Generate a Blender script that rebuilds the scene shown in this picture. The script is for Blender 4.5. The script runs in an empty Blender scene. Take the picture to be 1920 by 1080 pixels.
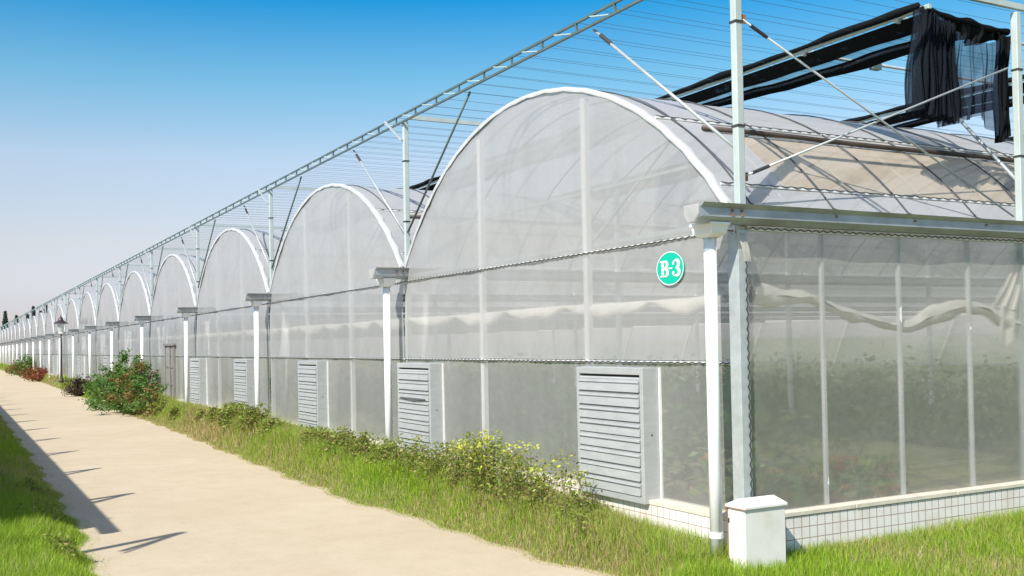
import bpy, math, random
import numpy as np
from mathutils import Vector, Matrix
PI = math.pi
random.seed(7); rng = np.random.default_rng(7)
SC = bpy.context.scene
COL = SC.collection

# ------------------------------------------------------------------ camera
F_PX, YAW, PITCH, ROLL = 1933.55, -1.0717, 0.0157, -0.0191
cy, sy = math.cos(YAW), math.sin(YAW); cp, sp = math.cos(PITCH), math.sin(PITCH)
cr, sr = math.cos(ROLL), math.sin(ROLL)
fw = Vector((sy*cp, cy*cp, sp)); r0 = Vector((cy, -sy, 0)); u0 = r0.cross(fw)
rt = r0*cr + u0*sr; up = u0*cr - r0*sr
cam = bpy.data.cameras.new('camera'); cam_o = bpy.data.objects.new('camera', cam); COL.objects.link(cam_o)
M = Matrix((rt, up, -fw)).transposed().to_4x4(); M.translation = Vector((7.4324, -6.4402, 2.2428))
cam_o.matrix_world = M
cam.sensor_width = 36; cam.lens = F_PX/1920*36; cam.shift_y = 71.65/1920
cam.clip_start = 0.05; cam.clip_end = 3000
SC.camera = cam_o

# ------------------------------------------------------------------ light
SUN = Vector((-0.52, 1.0, -1.10)).normalized()          # direction the light travels
EL = math.asin(-SUN.z); AZ = math.atan2(-SUN.x, -SUN.y)
sl = bpy.data.lights.new('sun', 'SUN'); sl.energy = 4.4; sl.angle = math.radians(0.55); sl.color = (1.0, 0.955, 0.86)
so = bpy.data.objects.new('sun', sl); COL.objects.link(so); so.rotation_euler = SUN.to_track_quat('-Z', 'Y').to_euler()
w = bpy.data.worlds.new('World'); SC.world = w; w.use_nodes = True
nt = w.node_tree; nt.nodes.clear()
sky = nt.nodes.new('ShaderNodeTexSky'); sky.sky_type = 'NISHITA'; sky.sun_disc = False
sky.sun_elevation = EL; sky.sun_rotation = AZ; sky.air_density = 1.0; sky.dust_density = 0.8; sky.ozone_density = 3.0
geo = nt.nodes.new('ShaderNodeTexCoord'); sep = nt.nodes.new('ShaderNodeSeparateXYZ')
nt.links.new(geo.outputs['Generated'], sep.inputs[0])
ramp = nt.nodes.new('ShaderNodeValToRGB'); cr_ = ramp.color_ramp
SKYRAMP = [(0.0, (0.66, 0.585, 0.70)), (0.042, (0.695, 0.60, 0.695)), (0.098, (0.875, 0.667, 0.61)), (0.174, (0.93, 0.79, 0.695)), (0.247, (0.468, 0.763, 0.73)), (0.318, (0.04, 0.575, 0.764)), (0.42, (0.28, 0.52, 0.66)), (0.7, (0.88, 0.84, 0.80))]
while len(cr_.elements) < len(SKYRAMP): cr_.elements.new(0.5)
for e, (p, c) in zip(cr_.elements, SKYRAMP): e.position = p; e.color = (*c, 1)
nt.links.new(sep.outputs['Z'], ramp.inputs[0])
mul = nt.nodes.new('ShaderNodeMix'); mul.data_type = 'RGBA'; mul.blend_type = 'MULTIPLY'; mul.inputs[0].default_value = 1
nt.links.new(sky.outputs[0], mul.inputs[6]); nt.links.new(ramp.outputs[0], mul.inputs[7])
bg = nt.nodes.new('ShaderNodeBackground'); bg.inputs[1].default_value = 0.15
out = nt.nodes.new('ShaderNodeOutputWorld')
nt.links.new(mul.outputs[2], bg.inputs[0]); nt.links.new(bg.outputs[0], out.inputs[0])
SC.view_settings.view_transform = 'Standard'; SC.view_settings.look = 'None'
SC.view_settings.exposure = 0.57; SC.view_settings.gamma = 1
SC.render.engine = 'CYCLES'
SC.cycles.max_bounces = 8; SC.cycles.diffuse_bounces = 3; SC.cycles.glossy_bounces = 3
SC.cycles.transmission_bounces = 4; SC.cycles.transparent_max_bounces = 24
SC.cycles.caustics_reflective = False; SC.cycles.caustics_refractive = False
SC.cycles.use_denoising = True

# ------------------------------------------------------------------ materials
MATS = {}
class NT:
    def __init__(s, name):
        s.m = bpy.data.materials.new(name); s.m.use_nodes = True; s.t = s.m.node_tree; s.t.nodes.clear()
        s.o = s.t.nodes.new('ShaderNodeOutputMaterial'); MATS[name] = s.m
    def n(s, kind, **kw):
        nd = s.t.nodes.new('ShaderNode'+kind)
        for k, v in kw.items():
            if k in nd.inputs.keys() if isinstance(k, str) and not hasattr(nd, k) else False: nd.inputs[k].default_value = v
            else: setattr(nd, k, v)
        return nd
    def l(s, a, b): s.t.links.new(a, b)
    def coords(s, scale=(1,1,1), rand=True):
        tc = s.n('TexCoord'); mp = s.n('Mapping'); mp.inputs['Scale'].default_value = scale
        if rand:
            oi = s.n('ObjectInfo'); ad = s.n('VectorMath', operation='MULTIPLY_ADD')
            s.l(oi.outputs['Random'], ad.inputs[0]); ad.inputs[1].default_value = (37, 53, 71)
            s.l(tc.outputs['Object'], ad.inputs[2]); s.l(ad.outputs[0], mp.inputs[0])
        else: s.l(tc.outputs['Object'], mp.inputs[0])
        return mp.outputs[0]
    def noise(s, vec, scale, detail=4, rough=0.55):
        nd = s.n('TexNoise'); nd.inputs['Scale'].default_value = scale; nd.inputs['Detail'].default_value = detail
        nd.inputs['Roughness'].default_value = rough; s.l(vec, nd.inputs['Vector']); return nd.outputs[0]
    def ramp(s, fac, stops):
        nd = s.n('ValToRGB'); e = nd.color_ramp.elements
        while len(e) < len(stops): e.new(0.5)
        for q, (p, c) in zip(e, stops): q.position = p; q.color = (*c, 1) if len(c) == 3 else c
        s.l(fac, nd.inputs[0]); return nd.outputs[0]
    def maprange(s, fac, a, b, c, d):
        nd = s.n('MapRange'); s.l(fac, nd.inputs[0])
        for i, v in enumerate((a, b, c, d)): nd.inputs[i+1].default_value = v
        return nd.outputs[0]
    def bump(s, h, strength, dist):
        nd = s.n('Bump'); nd.inputs['Strength'].default_value = strength; nd.inputs['Distance'].default_value = dist
        s.l(h, nd.inputs['Height']); return nd.outputs[0]

def principled(name, base, rough=0.5, metal=0.0, var=0.0, vscale=3.0, bump=0.0, bscale=20, stretch=(1,1,1), dirt=None):
    k = NT(name); b = k.n('BsdfPrincipled'); b.inputs['Roughness'].default_value = rough; b.inputs['Metallic'].default_value = metal
    v = k.coords(stretch)
    if var or dirt:
        nz = k.noise(v, vscale, 5, 0.6)
        lo = tuple(c*(1-var) for c in base); hi = tuple(min(1, c*(1+var)) for c in base)
        stops = [(0.3, lo), (0.7, hi)]
        if dirt: stops = [(0.25, dirt), (0.42, lo), (0.7, hi)]
        k.l(k.ramp(nz, stops), b.inputs['Base Color'])
    else: b.inputs['Base Color'].default_value = (*base, 1)
    if bump: k.l(k.bump(k.noise(v, bscale, 3), bump, 0.01), b.inputs['Normal'])
    k.l(b.outputs[0], k.o.inputs[0]); return k.m

def film(name, col, opac, graze, trans_share, rough=0.12, gloss=0.06, bump=0.35, tcol=(0.93, 0.94, 0.93), stretch=(1.2, 1.2, 0.35), streak=0.12, blur=0, sheen=.8):
    """polyethylene sheet: partly clear, partly scattering, a weak sheen; more opaque when seen along its surface"""
    k = NT(name)
    v = k.coords(stretch); nz = k.noise(v, 2.2, 5, 0.6); v2 = k.coords((1, 1, 1)); fine = k.noise(v2, 9, 4, 0.6)
    base = k.ramp(nz, [(0.25, tuple(c*(1-streak) for c in col)), (0.75, tuple(min(.95, c*(1+streak*.4)) for c in col))])
    bp = k.bump(nz, bump, 0.03)
    d = k.n('BsdfDiffuse'); t = k.n('BsdfTranslucent'); g = k.n('BsdfGlossy'); g.inputs['Roughness'].default_value = rough
    for q in (d, t): k.l(base, q.inputs['Color'])
    for q in (d, g): k.l(bp, q.inputs['Normal'])
    ms = k.n('MixShader'); ms.inputs[0].default_value = trans_share; k.l(d.outputs[0], ms.inputs[1]); k.l(t.outputs[0], ms.inputs[2])
    mg = k.n('MixShader'); fr = k.n('LayerWeight'); fr.inputs[0].default_value = 0.5; pw = k.n('Math', operation='POWER'); k.l(fr.outputs['Facing'], pw.inputs[0]); pw.inputs[1].default_value = 3; k.l(k.maprange(pw.outputs[0], 0, 1, gloss*.6, sheen), mg.inputs[0]); k.l(ms.outputs[0], mg.inputs[1]); k.l(g.outputs[0], mg.inputs[2])
    tr = k.n('BsdfTransparent'); tr.inputs[0].default_value = (*tcol, 1)
    if blur:                                              # cloudy sheet: what shines through is softened
        rf = k.n('BsdfRefraction'); rf.inputs['IOR'].default_value = 1.1; rf.inputs['Roughness'].default_value = blur; rf.inputs['Color'].default_value = (*tcol, 1)
        k.l(bp, rf.inputs['Normal']); m3 = k.n('MixShader'); m3.inputs[0].default_value = 0.50; k.l(tr.outputs[0], m3.inputs[1]); k.l(rf.outputs[0], m3.inputs[2]); tr = m3
    lw = k.n('LayerWeight'); lw.inputs[0].default_value = 0.5
    gz = k.maprange(lw.outputs['Facing'], 0.35, 0.95, 0, graze)
    va = k.maprange(fine, 0.3, 0.7, opac-0.018, opac+0.018)
    ad = k.n('Math', operation='ADD', use_clamp=True); k.l(gz, ad.inputs[0]); k.l(va, ad.inputs[1])
    mx = k.n('MixShader'); k.l(ad.outputs[0], mx.inputs[0]); k.l(tr.outputs[0], mx.inputs[1]); k.l(mg.outputs[0], mx.inputs[2])
    k.l(mx.outputs[0], k.o.inputs[0]); return k.m

def leafmat(name, transl=0.4, gloss=0.04):
    k = NT(name); a = k.n('Attribute'); a.attribute_name = 'tint'
    d = k.n('BsdfDiffuse'); t = k.n('BsdfTranslucent'); g = k.n('BsdfGlossy'); g.inputs['Roughness'].default_value = 0.4
    k.l(a.outputs['Color'], d.inputs[0]); k.l(a.outputs['Color'], t.inputs[0])
    ms = k.n('MixShader'); ms.inputs[0].default_value = transl; k.l(d.outputs[0], ms.inputs[1]); k.l(t.outputs[0], ms.inputs[2])
    mg = k.n('MixShader'); mg.inputs[0].default_value = gloss; k.l(ms.outputs[0], mg.inputs[1]); k.l(g.outputs[0], mg.inputs[2])
    k.l(mg.outputs[0], k.o.inputs[0]); return k.m

def netmat(name, col, opac, sx=1):
    k = NT(name); v = k.coords((1, 1, 1)); nz = k.noise(v, 5, 4, 0.6)
    d = k.n('BsdfDiffuse'); d.inputs[0].default_value = (*col, 1); tr = k.n('BsdfTransparent')
    lw = k.n('LayerWeight'); lw.inputs[0].default_value = 0.5
    gz = k.maprange(lw.outputs['Facing'], 0.35, 0.95, 0, 1-opac)
    va = k.maprange(nz, 0.3, 0.7, opac-0.08, opac+0.08)
    ad = k.n('Math', operation='ADD', use_clamp=True); k.l(gz, ad.inputs[0]); k.l(va, ad.inputs[1])
    mx = k.n('MixShader'); k.l(ad.outputs[0], mx.inputs[0]); k.l(tr.outputs[0], mx.inputs[1]); k.l(d.outputs[0], mx.inputs[2])
    k.l(mx.outputs[0], k.o.inputs[0]); return k.m

film('gable_film', (0.605, 0.60, 0.60), 0.575, 0.37, 0.30, streak=.10, bump=.22)
film('lower_film', (0.60, 0.595, 0.58), 0.375, 0.46, 0.30, streak=.10, bump=.22)
film('side_film', (0.87, 0.845, 0.80), 0.265, 0.26, 0.35, stretch=(0.6, 0.6, 1.6), bump=0.3, blur=0.28, streak=.06)
film('inner_film', (0.66, 0.65, 0.60), 0.2, 0.25, 0.35)
film('roof_film', (0.66, 0.66, 0.68), 0.60, 0.36, 0.40, gloss=0.05, bump=0.2, stretch=(1, .5, 1), streak=.07, sheen=.3)
film('vent_screen', (0.54, 0.46, 0.37), 0.55, 0.3, 0.25, gloss=0.0, bump=0.15, sheen=.05)
film('loose_film', (0.88, 0.83, 0.72), 0.72, 0.3, 0.40, gloss=0.12, rough=0.25, bump=0.6, stretch=(2, 2, 1))
film('end_film', (0.75, 0.74, 0.72), 0.5, 0.3, 0.3)
principled('white_plastic', (0.90, 0.90, 0.885), 0.35, var=0.03)
principled('trim_white', (0.80, 0.80, 0.79), 0.5, var=0.05, vscale=6, bump=0.4, bscale=14)
principled('rim_film', (0.50, 0.51, 0.505), 0.45, var=0.1, vscale=5, bump=0.4, bscale=12)
principled('dark_wire', (0.045, 0.042, 0.04), 0.5)
principled('galvanised', (0.50, 0.54, 0.54), 0.45, 0.35, var=0.12, vscale=9, bump=0.05, bscale=40)
principled('gutter_metal', (0.42, 0.46, 0.49), 0.42, 0.45, var=0.18, vscale=5, dirt=(0.30, 0.29, 0.25), stretch=(1, .4, 1))
principled('frame_paint', (0.53, 0.595, 0.57), 0.45, 0.15, var=0.08, vscale=5)
principled('truss_metal', (0.10, 0.15, 0.15), 0.5, 0.1, var=0.15, vscale=5)
principled('truss_web', (0.52, 0.64, 0.60), 0.45, 0.2, var=0.08)
principled('rusty_pipe', (0.085, 0.065, 0.055), 0.6, 0.2, var=0.4, vscale=7, stretch=(1, .3, 1))
principled('box_metal', (0.47, 0.49, 0.49), 0.45, 0.3, var=0.08, vscale=8, stretch=(.6, .6, 2))
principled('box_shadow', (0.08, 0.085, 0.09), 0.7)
principled('door_metal', (0.24, 0.22, 0.20), 0.6, 0.2, var=0.15)
principled('wire_grey', (0.13, 0.15, 0.16), 0.6)
principled('rope', (0.07, 0.075, 0.08), 0.8)
principled('coping', (0.62, 0.57, 0.47), 0.8, var=0.12, vscale=5, bump=0.3, bscale=30)
principled('cabinet_paint', (0.78, 0.76, 0.72), 0.4, var=0.05, vscale=3, dirt=(0.66, 0.62, 0.54))
principled('rust', (0.30, 0.14, 0.07), 0.8, var=0.3)
principled('sign_green', (0.0, 0.46, 0.31), 0.4)
principled('sign_white', (0.85, 0.85, 0.83), 0.4)
principled('lamp_black', (0.035, 0.025, 0.03), 0.4)
principled('soil', (0.33, 0.25, 0.15), 0.95, var=0.3, vscale=1.2, bump=0.5, bscale=6)
principled('stem_green', (0.20, 0.19, 0.08), 0.8)
principled('bark', (0.10, 0.075, 0.05), 0.9, var=0.3, vscale=8)
principled('rolled_white', (0.90, 0.85, 0.76), 0.5, var=.05)
principled('opaque_sheet', (0.55, 0.57, 0.58), 0.6, var=0.06)
leafmat('leaf', 0.48, 0.018); leafmat('grass_blade', 0.42, 0.012)
netmat('net_dark', (0.012, 0.014, 0.016), 1.05); netmat('net_veil', (0.03, 0.042, 0.07), 0.66); netmat('net_thin', (0.022, 0.028, 0.038), 0.40)
k = NT('lamp_glass'); g = k.n('BsdfPrincipled'); g.inputs['Base Color'].default_value = (.75, .75, .72, 1); g.inputs['Roughness'].default_value = .15
tr = k.n('BsdfTransparent'); mx = k.n('MixShader'); mx.inputs[0].default_value = .55; k.l(tr.outputs[0], mx.inputs[1]); k.l(g.outputs[0], mx.inputs[2]); k.l(mx.outputs[0], k.o.inputs[0])
# tiles: 0.1 x 0.2 m upright white tiles, thin grey-brown joints
def tilemat(name, axis):
    k = NT(name); tc = k.n('TexCoord'); sepn = k.n('SeparateXYZ'); k.l(tc.outputs['Object'], sepn.inputs[0])
    def line(sock, period, off, width):
        a = k.n('Math', operation='ADD'); k.l(sock, a.inputs[0]); a.inputs[1].default_value = off
        m = k.n('Math', operation='MODULO'); d_ = k.n('Math', operation='ADD'); k.l(a.outputs[0], d_.inputs[0]); d_.inputs[1].default_value = 1000*period
        k.l(d_.outputs[0], m.inputs[0]); m.inputs[1].default_value = period
        c = k.n('Math', operation='LESS_THAN'); k.l(m.outputs[0], c.inputs[0]); c.inputs[1].default_value = width; return c.outputs[0]
    h = line(sepn.outputs['Z'], 0.108, -0.555+0.108*6+0.004, 0.008); vv = line(sepn.outputs[axis], 0.10, 0.0, 0.009 if axis == 'Y' else 0.007)
    mx_ = k.n('Math', operation='MAXIMUM'); k.l(h, mx_.inputs[0]); k.l(vv, mx_.inputs[1])
    nz = k.noise(k.coords((1, 1, 1)), 4, 4)
    tile = k.ramp(nz, [(0.25, (0.66, 0.60, 0.54)), (0.5, (0.76, 0.73, 0.70)), (0.8, (0.80, 0.78, 0.76))])
    mix = k.n('Mix'); mix.data_type = 'RGBA'; k.l(mx_.outputs[0], mix.inputs[0]); k.l(tile, mix.inputs[6]); mix.inputs[7].default_value = (0.36, 0.26, 0.22, 1)
    b = k.n('BsdfPrincipled'); b.inputs['Roughness'].default_value = 0.35; k.l(mix.outputs[2], b.inputs['Base Color'])
    inv = k.n('Math', operation='SUBTRACT'); inv.inputs[0].default_value = 1; k.l(mx_.outputs[0], inv.inputs[1])
    k.l(k.bump(inv.outputs[0], 0.5, 0.004), b.inputs['Normal'])
    k.l(b.outputs[0], k.o.inputs[0])
tilemat('tile_front', 'X'); tilemat('tile_side', 'Y')
# concrete road
k = NT('concrete'); v = k.coords((1, 1, 1), False); n1 = k.noise(v, 0.35, 5, 0.6); n2 = k.noise(v, 14, 5, 0.7); n3 = k.noise(v, 2.3, 4, .6)
c1 = k.ramp(n1, [(0.3, (0.475, 0.39, 0.275)), (0.7, (0.53, 0.445, 0.325))]); c2 = k.ramp(n2, [(0.25, (0.90, 0.895, 0.88)), (0.5, (1, 1, 1)), (0.8, (1.0, .99, .98))]); c3 = k.ramp(n3, [(0.3, (.93, .92, .90)), (.6, (1, 1, 1))])
m1 = k.n('Mix'); m1.data_type = 'RGBA'; m1.blend_type = 'MULTIPLY'; m1.inputs[0].default_value = 1; k.l(c1, m1.inputs[6]); k.l(c2, m1.inputs[7])
m2 = k.n('Mix'); m2.data_type = 'RGBA'; m2.blend_type = 'MULTIPLY'; m2.inputs[0].default_value = 1; k.l(m1.outputs[2], m2.inputs[6]); k.l(c3, m2.inputs[7])
b = k.n('BsdfPrincipled'); b.inputs['Roughness'].default_value = 0.9; k.l(m2.outputs[2], b.inputs['Base Color']); k.l(k.bump(n2, 0.12, 0.005), b.inputs['Normal']); k.l(b.outputs[0], k.o.inputs[0])
# earth under the grass
k = NT('earth'); v = k.coords((1, 1, 1), False); n1 = k.noise(v, 1.1, 5, .6); n2 = k.noise(v, 11, 5, .7)
c1 = k.ramp(n1, [(0.35, (0.15, 0.19, 0.05)), (0.55, (0.22, 0.22, 0.08)), (0.75, (0.34, 0.27, 0.14))]); c2 = k.ramp(n2, [(0.3, (.65, .65, .65)), (0.7, (1, 1, 1))])
m1 = k.n('Mix'); m1.data_type = 'RGBA'; m1.blend_type = 'MULTIPLY'; m1.inputs[0].default_value = 1; k.l(c1, m1.inputs[6]); k.l(c2, m1.inputs[7])
b = k.n('BsdfPrincipled'); b.inputs['Roughness'].default_value = 0.95; k.l(m1.outputs[2], b.inputs['Base Color']); k.l(k.bump(n2, 0.6, 0.02), b.inputs['Normal']); k.l(b.outputs[0], k.o.inputs[0])

# ------------------------------------------------------------------ mesh helpers
class MB:
    def __init__(s): s.v = []; s.f = []
    def add(s, vs, fs):
        b = len(s.v); s.v += [tuple(p) for p in vs]; s.f += [tuple(i+b for i in f) for f in fs]; return s
    def box(s, x0, x1, y0, y1, z0, z1):
        return s.add([(x0,y0,z0),(x1,y0,z0),(x1,y1,z0),(x0,y1,z0),(x0,y0,z1),(x1,y0,z1),(x1,y1,z1),(x0,y1,z1)],
                     [(0,3,2,1),(4,5,6,7),(0,1,5,4),(1,2,6,5),(2,3,7,6),(3,0,4,7)])
    def tube(s, pts, r, n=8, caps=True):
        pts = [Vector(p) for p in pts]; rs = r if isinstance(r, (list, tuple)) else [r]*len(pts)
        vs = []; fs = []; N = len(pts); ref = None
        for i, p in enumerate(pts):
            t = (pts[min(i+1, N-1)] - pts[max(i-1, 0)]).normalized()
            if ref is None: ref = Vector((0,0,1)) if abs(t.z) < .9 else Vector((0,1,0))
            a = (ref - t*ref.dot(t)).normalized(); bb = t.cross(a); ref = a
            for j in range(n):
                an = 2*PI*j/n + PI/n; vs.append(p + (a*math.cos(an) + bb*math.sin(an))*rs[i])
        for i in range(N-1):
            for j in range(n): fs.append((i*n+j, i*n+(j+1)%n, (i+1)*n+(j+1)%n, (i+1)*n+j))
        if caps: fs.append(tuple(range(n))[::-1]); fs.append(tuple((N-1)*n+j for j in range(n)))
        return s.add(vs, fs)
    def bar(s, p, q, w, h=None, upv=(0,0,1)):
        p = Vector(p); q = Vector(q); h = h or w; t = (q-p).normalized(); u = Vector(upv); u = (u - t*u.dot(t))
        if u.length < 1e-4: u = Vector((1,0,0)); u = u - t*u.dot(t)
        u.normalize(); sd = t.cross(u); vs = []
        for c in (p, q):
            for a, b_ in ((-1,-1),(1,-1),(1,1),(-1,1)): vs.append(c + sd*a*w/2 + u*b_*h/2)
        return s.add(vs, [(3,2,1,0),(4,5,6,7),(0,1,5,4),(1,2,6,5),(2,3,7,6),(3,0,4,7)])
    def lathe(s, prof, n=20, c=(0,0)):
        vs = []; fs = []
        for r, z in prof:
            for j in range(n): vs.append((c[0]+r*math.cos(2*PI*j/n), c[1]+r*math.sin(2*PI*j/n), z))
        for i in range(len(prof)-1):
            for j in range(n): fs.append((i*n+j, i*n+(j+1)%n, (i+1)*n+(j+1)%n, (i+1)*n+j))
        return s.add(vs, fs)
    def prism(s, prof, y0, y1):                       # profile in x,z extruded along y
        n = len(prof); vs = [(x, y0, z) for x, z in prof] + [(x, y1, z) for x, z in prof]
        fs = [(i, (i+1)%n, n+(i+1)%n, n+i) for i in range(n)] + [tuple(range(n))[::-1], tuple(range(n, 2*n))]
        return s.add(vs, fs)
    def grid(s, P):                                   # P[i][j] points
        a = len(P); b_ = len(P[0]); vs = [p for row in P for p in row]
        return s.add(vs, [(i*b_+j, i*b_+j+1, (i+1)*b_+j+1, (i+1)*b_+j) for i in range(a-1) for j in range(b_-1)])
    def build(s, name, mat, parent=None, smooth=False, bevel=0, label=None):
        me = bpy.data.meshes.new(name); me.from_pydata(s.v, [], s.f); me.update()
        o = bpy.data.objects.new(name, me); COL.objects.link(o); me.materials.append(MATS[mat])
        if smooth: me.polygons.foreach_set('use_smooth', [True]*len(me.polygons))
        if bevel:
            md = o.modifiers.new('bevel', 'BEVEL'); md.width = bevel; md.segments = 2; md.limit_method = 'ANGLE'
        if parent: o.parent = parent
        if label: o['label'] = label
        return o
def npmesh(name, V, Q, mat, tint=None, parent=None):   # V (n,3); Q (m,k) faces
    me = bpy.data.meshes.new(name); V = np.ascontiguousarray(V, dtype=np.float32); Q = np.ascontiguousarray(Q, dtype=np.int32)
    me.vertices.add(len(V)); me.vertices.foreach_set('co', V.ravel())
    m, kk = Q.shape; me.loops.add(m*kk); me.loops.foreach_set('vertex_index', Q.ravel())
    me.polygons.add(m); me.polygons.foreach_set('loop_start', np.arange(0, m*kk, kk, dtype=np.int32)); me.polygons.foreach_set('loop_total', np.full(m, kk, dtype=np.int32))
    me.update(calc_edges=True)
    if tint is not None:
        at = me.color_attributes.new('tint', 'FLOAT_COLOR', 'POINT')
        at.data.foreach_set('color', np.concatenate([tint, np.ones((len(tint), 1))], 1).astype(np.float32).ravel())
    me.materials.append(MATS[mat]); o = bpy.data.objects.new(name, me); COL.objects.link(o)
    if parent: o.parent = parent
    return o
def tag(o, label=None, cat=None, group=None, kind=None):
    if label: o['label'] = label
    if cat: o['category'] = cat
    if group: o['group'] = group
    if kind: o['kind'] = kind
    return o
def thing(name, label, cat, loc=(0,0,0), group=None):
    o = bpy.data.objects.new(name, None); COL.objects.link(o); o.location = loc; o.empty_display_size = .3
    return tag(o, label, cat, group)
def copy_tree(o, loc=None, label=None, parent=None):
    c = o.copy(); COL.objects.link(c)
    if parent: c.parent = parent
    if loc is not None: c.location = loc
    if label: c['label'] = label
    for ch in [x for x in o.children]: copy_tree(ch, parent=c)
    return c
def snoise(x, y, seed=0):                              # cheap smooth noise, about -1..1
    r = np.random.default_rng(seed); s_ = 0
    for i in range(6):
        a = r.uniform(0, 2*PI); f = 0.5*1.75**i; s_ = s_ + np.sin(f*(x*np.cos(a)+y*np.sin(a)) + r.uniform(0, 6.3))/1.35**i
    return s_/2.2
ORD = ['nearest', 'second', 'third', 'fourth', 'fifth', 'sixth', 'seventh', 'eighth', 'ninth', 'tenth', 'eleventh', 'twelfth', 'thirteenth', 'fourteenth', 'fifteenth', 'sixteenth', 'seventeenth', 'eighteenth', 'nineteenth', 'twentieth', 'twenty first', 'twenty second', 'twenty third', 'twenty fourth']

# ------------------------------------------------------------------ ground and road
NB = 23; D = 8.0; DEPTH = 44.0
EX = np.array([-400, -141, -70, -39, -22, -12.4, -7.1, -3.55, -1.8, -.75, -.35, 0.2, .6, 1.5, 3, 30]); EY = np.array([-.85, -.83, -.6, -.89, -1.04, -1.3, -1.42, -1.12, -1.2, -.9, -1.0, -1.3, -1.8, -2.3, -2.6, -2.8])
def edge_r(x): return np.interp(x, EX, EY) + 0.05*np.sin(x*2.1) + 0.04*np.sin(x*5.3+1)
def edge_l(x): return np.interp(x, [-400, -20, -8, -4, 0, 30], [-4.9, -4.9, -4.98, -5.1, -5.3, -5.5]) + 0.05*np.sin(x*1.7) + 0.05*np.sin(x*4.4+2)
def ground_z(x, y):
    e = edge_r(x); t = np.clip((y-e)/0.55, 0, 1); bank = np.interp(x, [-80, -45, -24, -10, -4, -2.2, -1.2, 0], [.52, .50, .48, .45, .41, .36, .25, .20]); right = -0.03 + bank*t*t*(3-2*t)
    l = edge_l(x); t2 = np.clip((l-y)/0.6, 0, 1); left = -0.03 + 0.11*t2
    return np.where(y > (e+l)/2, right, left)
xs = np.concatenate([[-1500, -700, -400], np.linspace(-260, -60, 60), np.linspace(-59, 8, 240), [12, 30, 100, 500, 1500]])
ys = np.concatenate([[-1500, -300, -60, -20], np.linspace(-9, 6, 110), [10, 20, 44, 60, 120, 400, 1500]])
GX, GY = np.meshgrid(xs, ys, indexing='ij'); GZ = ground_z(GX, GY)
V = np.stack([GX, GY, GZ], -1).reshape(-1, 3); a, b_ = GX.shape; I = np.arange(a*b_).reshape(a, b_)
g = npmesh('ground', V, np.stack([I[:-1,:-1], I[1:,:-1], I[1:,1:], I[:-1,1:]], -1).reshape(-1, 4), 'earth'); tag(g, kind='structure')
xs = np.concatenate([[-400, -300], np.linspace(-250, -60, 80), np.linspace(-59.5, 4, 300), [8, 15, 30]])
V = []; 
for x in xs:
    for t in np.linspace(0, 1, 9): V.append((x, edge_l(x)-.25 + t*(edge_r(x)+.1-edge_l(x)+.25), 0.0))
I = np.arange(len(xs)*9).reshape(-1, 9)
r_ = npmesh('road', np.array(V), np.stack([I[:-1,:-1], I[1:,:-1], I[1:,1:], I[:-1,1:]], -1).reshape(-1, 4), 'concrete'); tag(r_, kind='structure')
so_ = MB().box(-NB*D+.05, -.1, .05, DEPTH-.1, .1, .25).build('soil', 'soil'); tag(so_, kind='structure')

# ------------------------------------------------------------------ greenhouse spans
RAD, ZC, HW = 5.02, 0.33, 3.87                          # arch circle: centre x = -4
A0 = math.asin(HW/RAD)
def arc(a, r=RAD): return (-4 + r*math.sin(a), ZC + r*math.cos(a))     # a>0 towards +x
def zig(p0, p1, n, amp, r, axis='x'):
    m = MB(); pts = []
    for i in range(n*2+1):
        t = i/(n*2); p = Vector(p0).lerp(Vector(p1), t); p.z += amp*(1 if i % 2 else -1); pts.append(p)
    return m.tube(pts, r, 4)
def wob(x, z, s=0): return 0.007*math.sin(x*3.1+z*1.7+s) + 0.004*math.sin(x*7.3-z*2.9+s) + 0.003*math.sin(x*13.1+z*5.3+s*2)
def film_rect(x0, x1, z0, z1, nx, nz, s):
    return MB().grid([[(x0+(x1-x0)*i/nx, wob(x0+(x1-x0)*i/nx, z0+(z1-z0)*j/nz, s), z0+(z1-z0)*j/nz) for j in range(nz+1)] for i in range(nx+1)])
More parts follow.
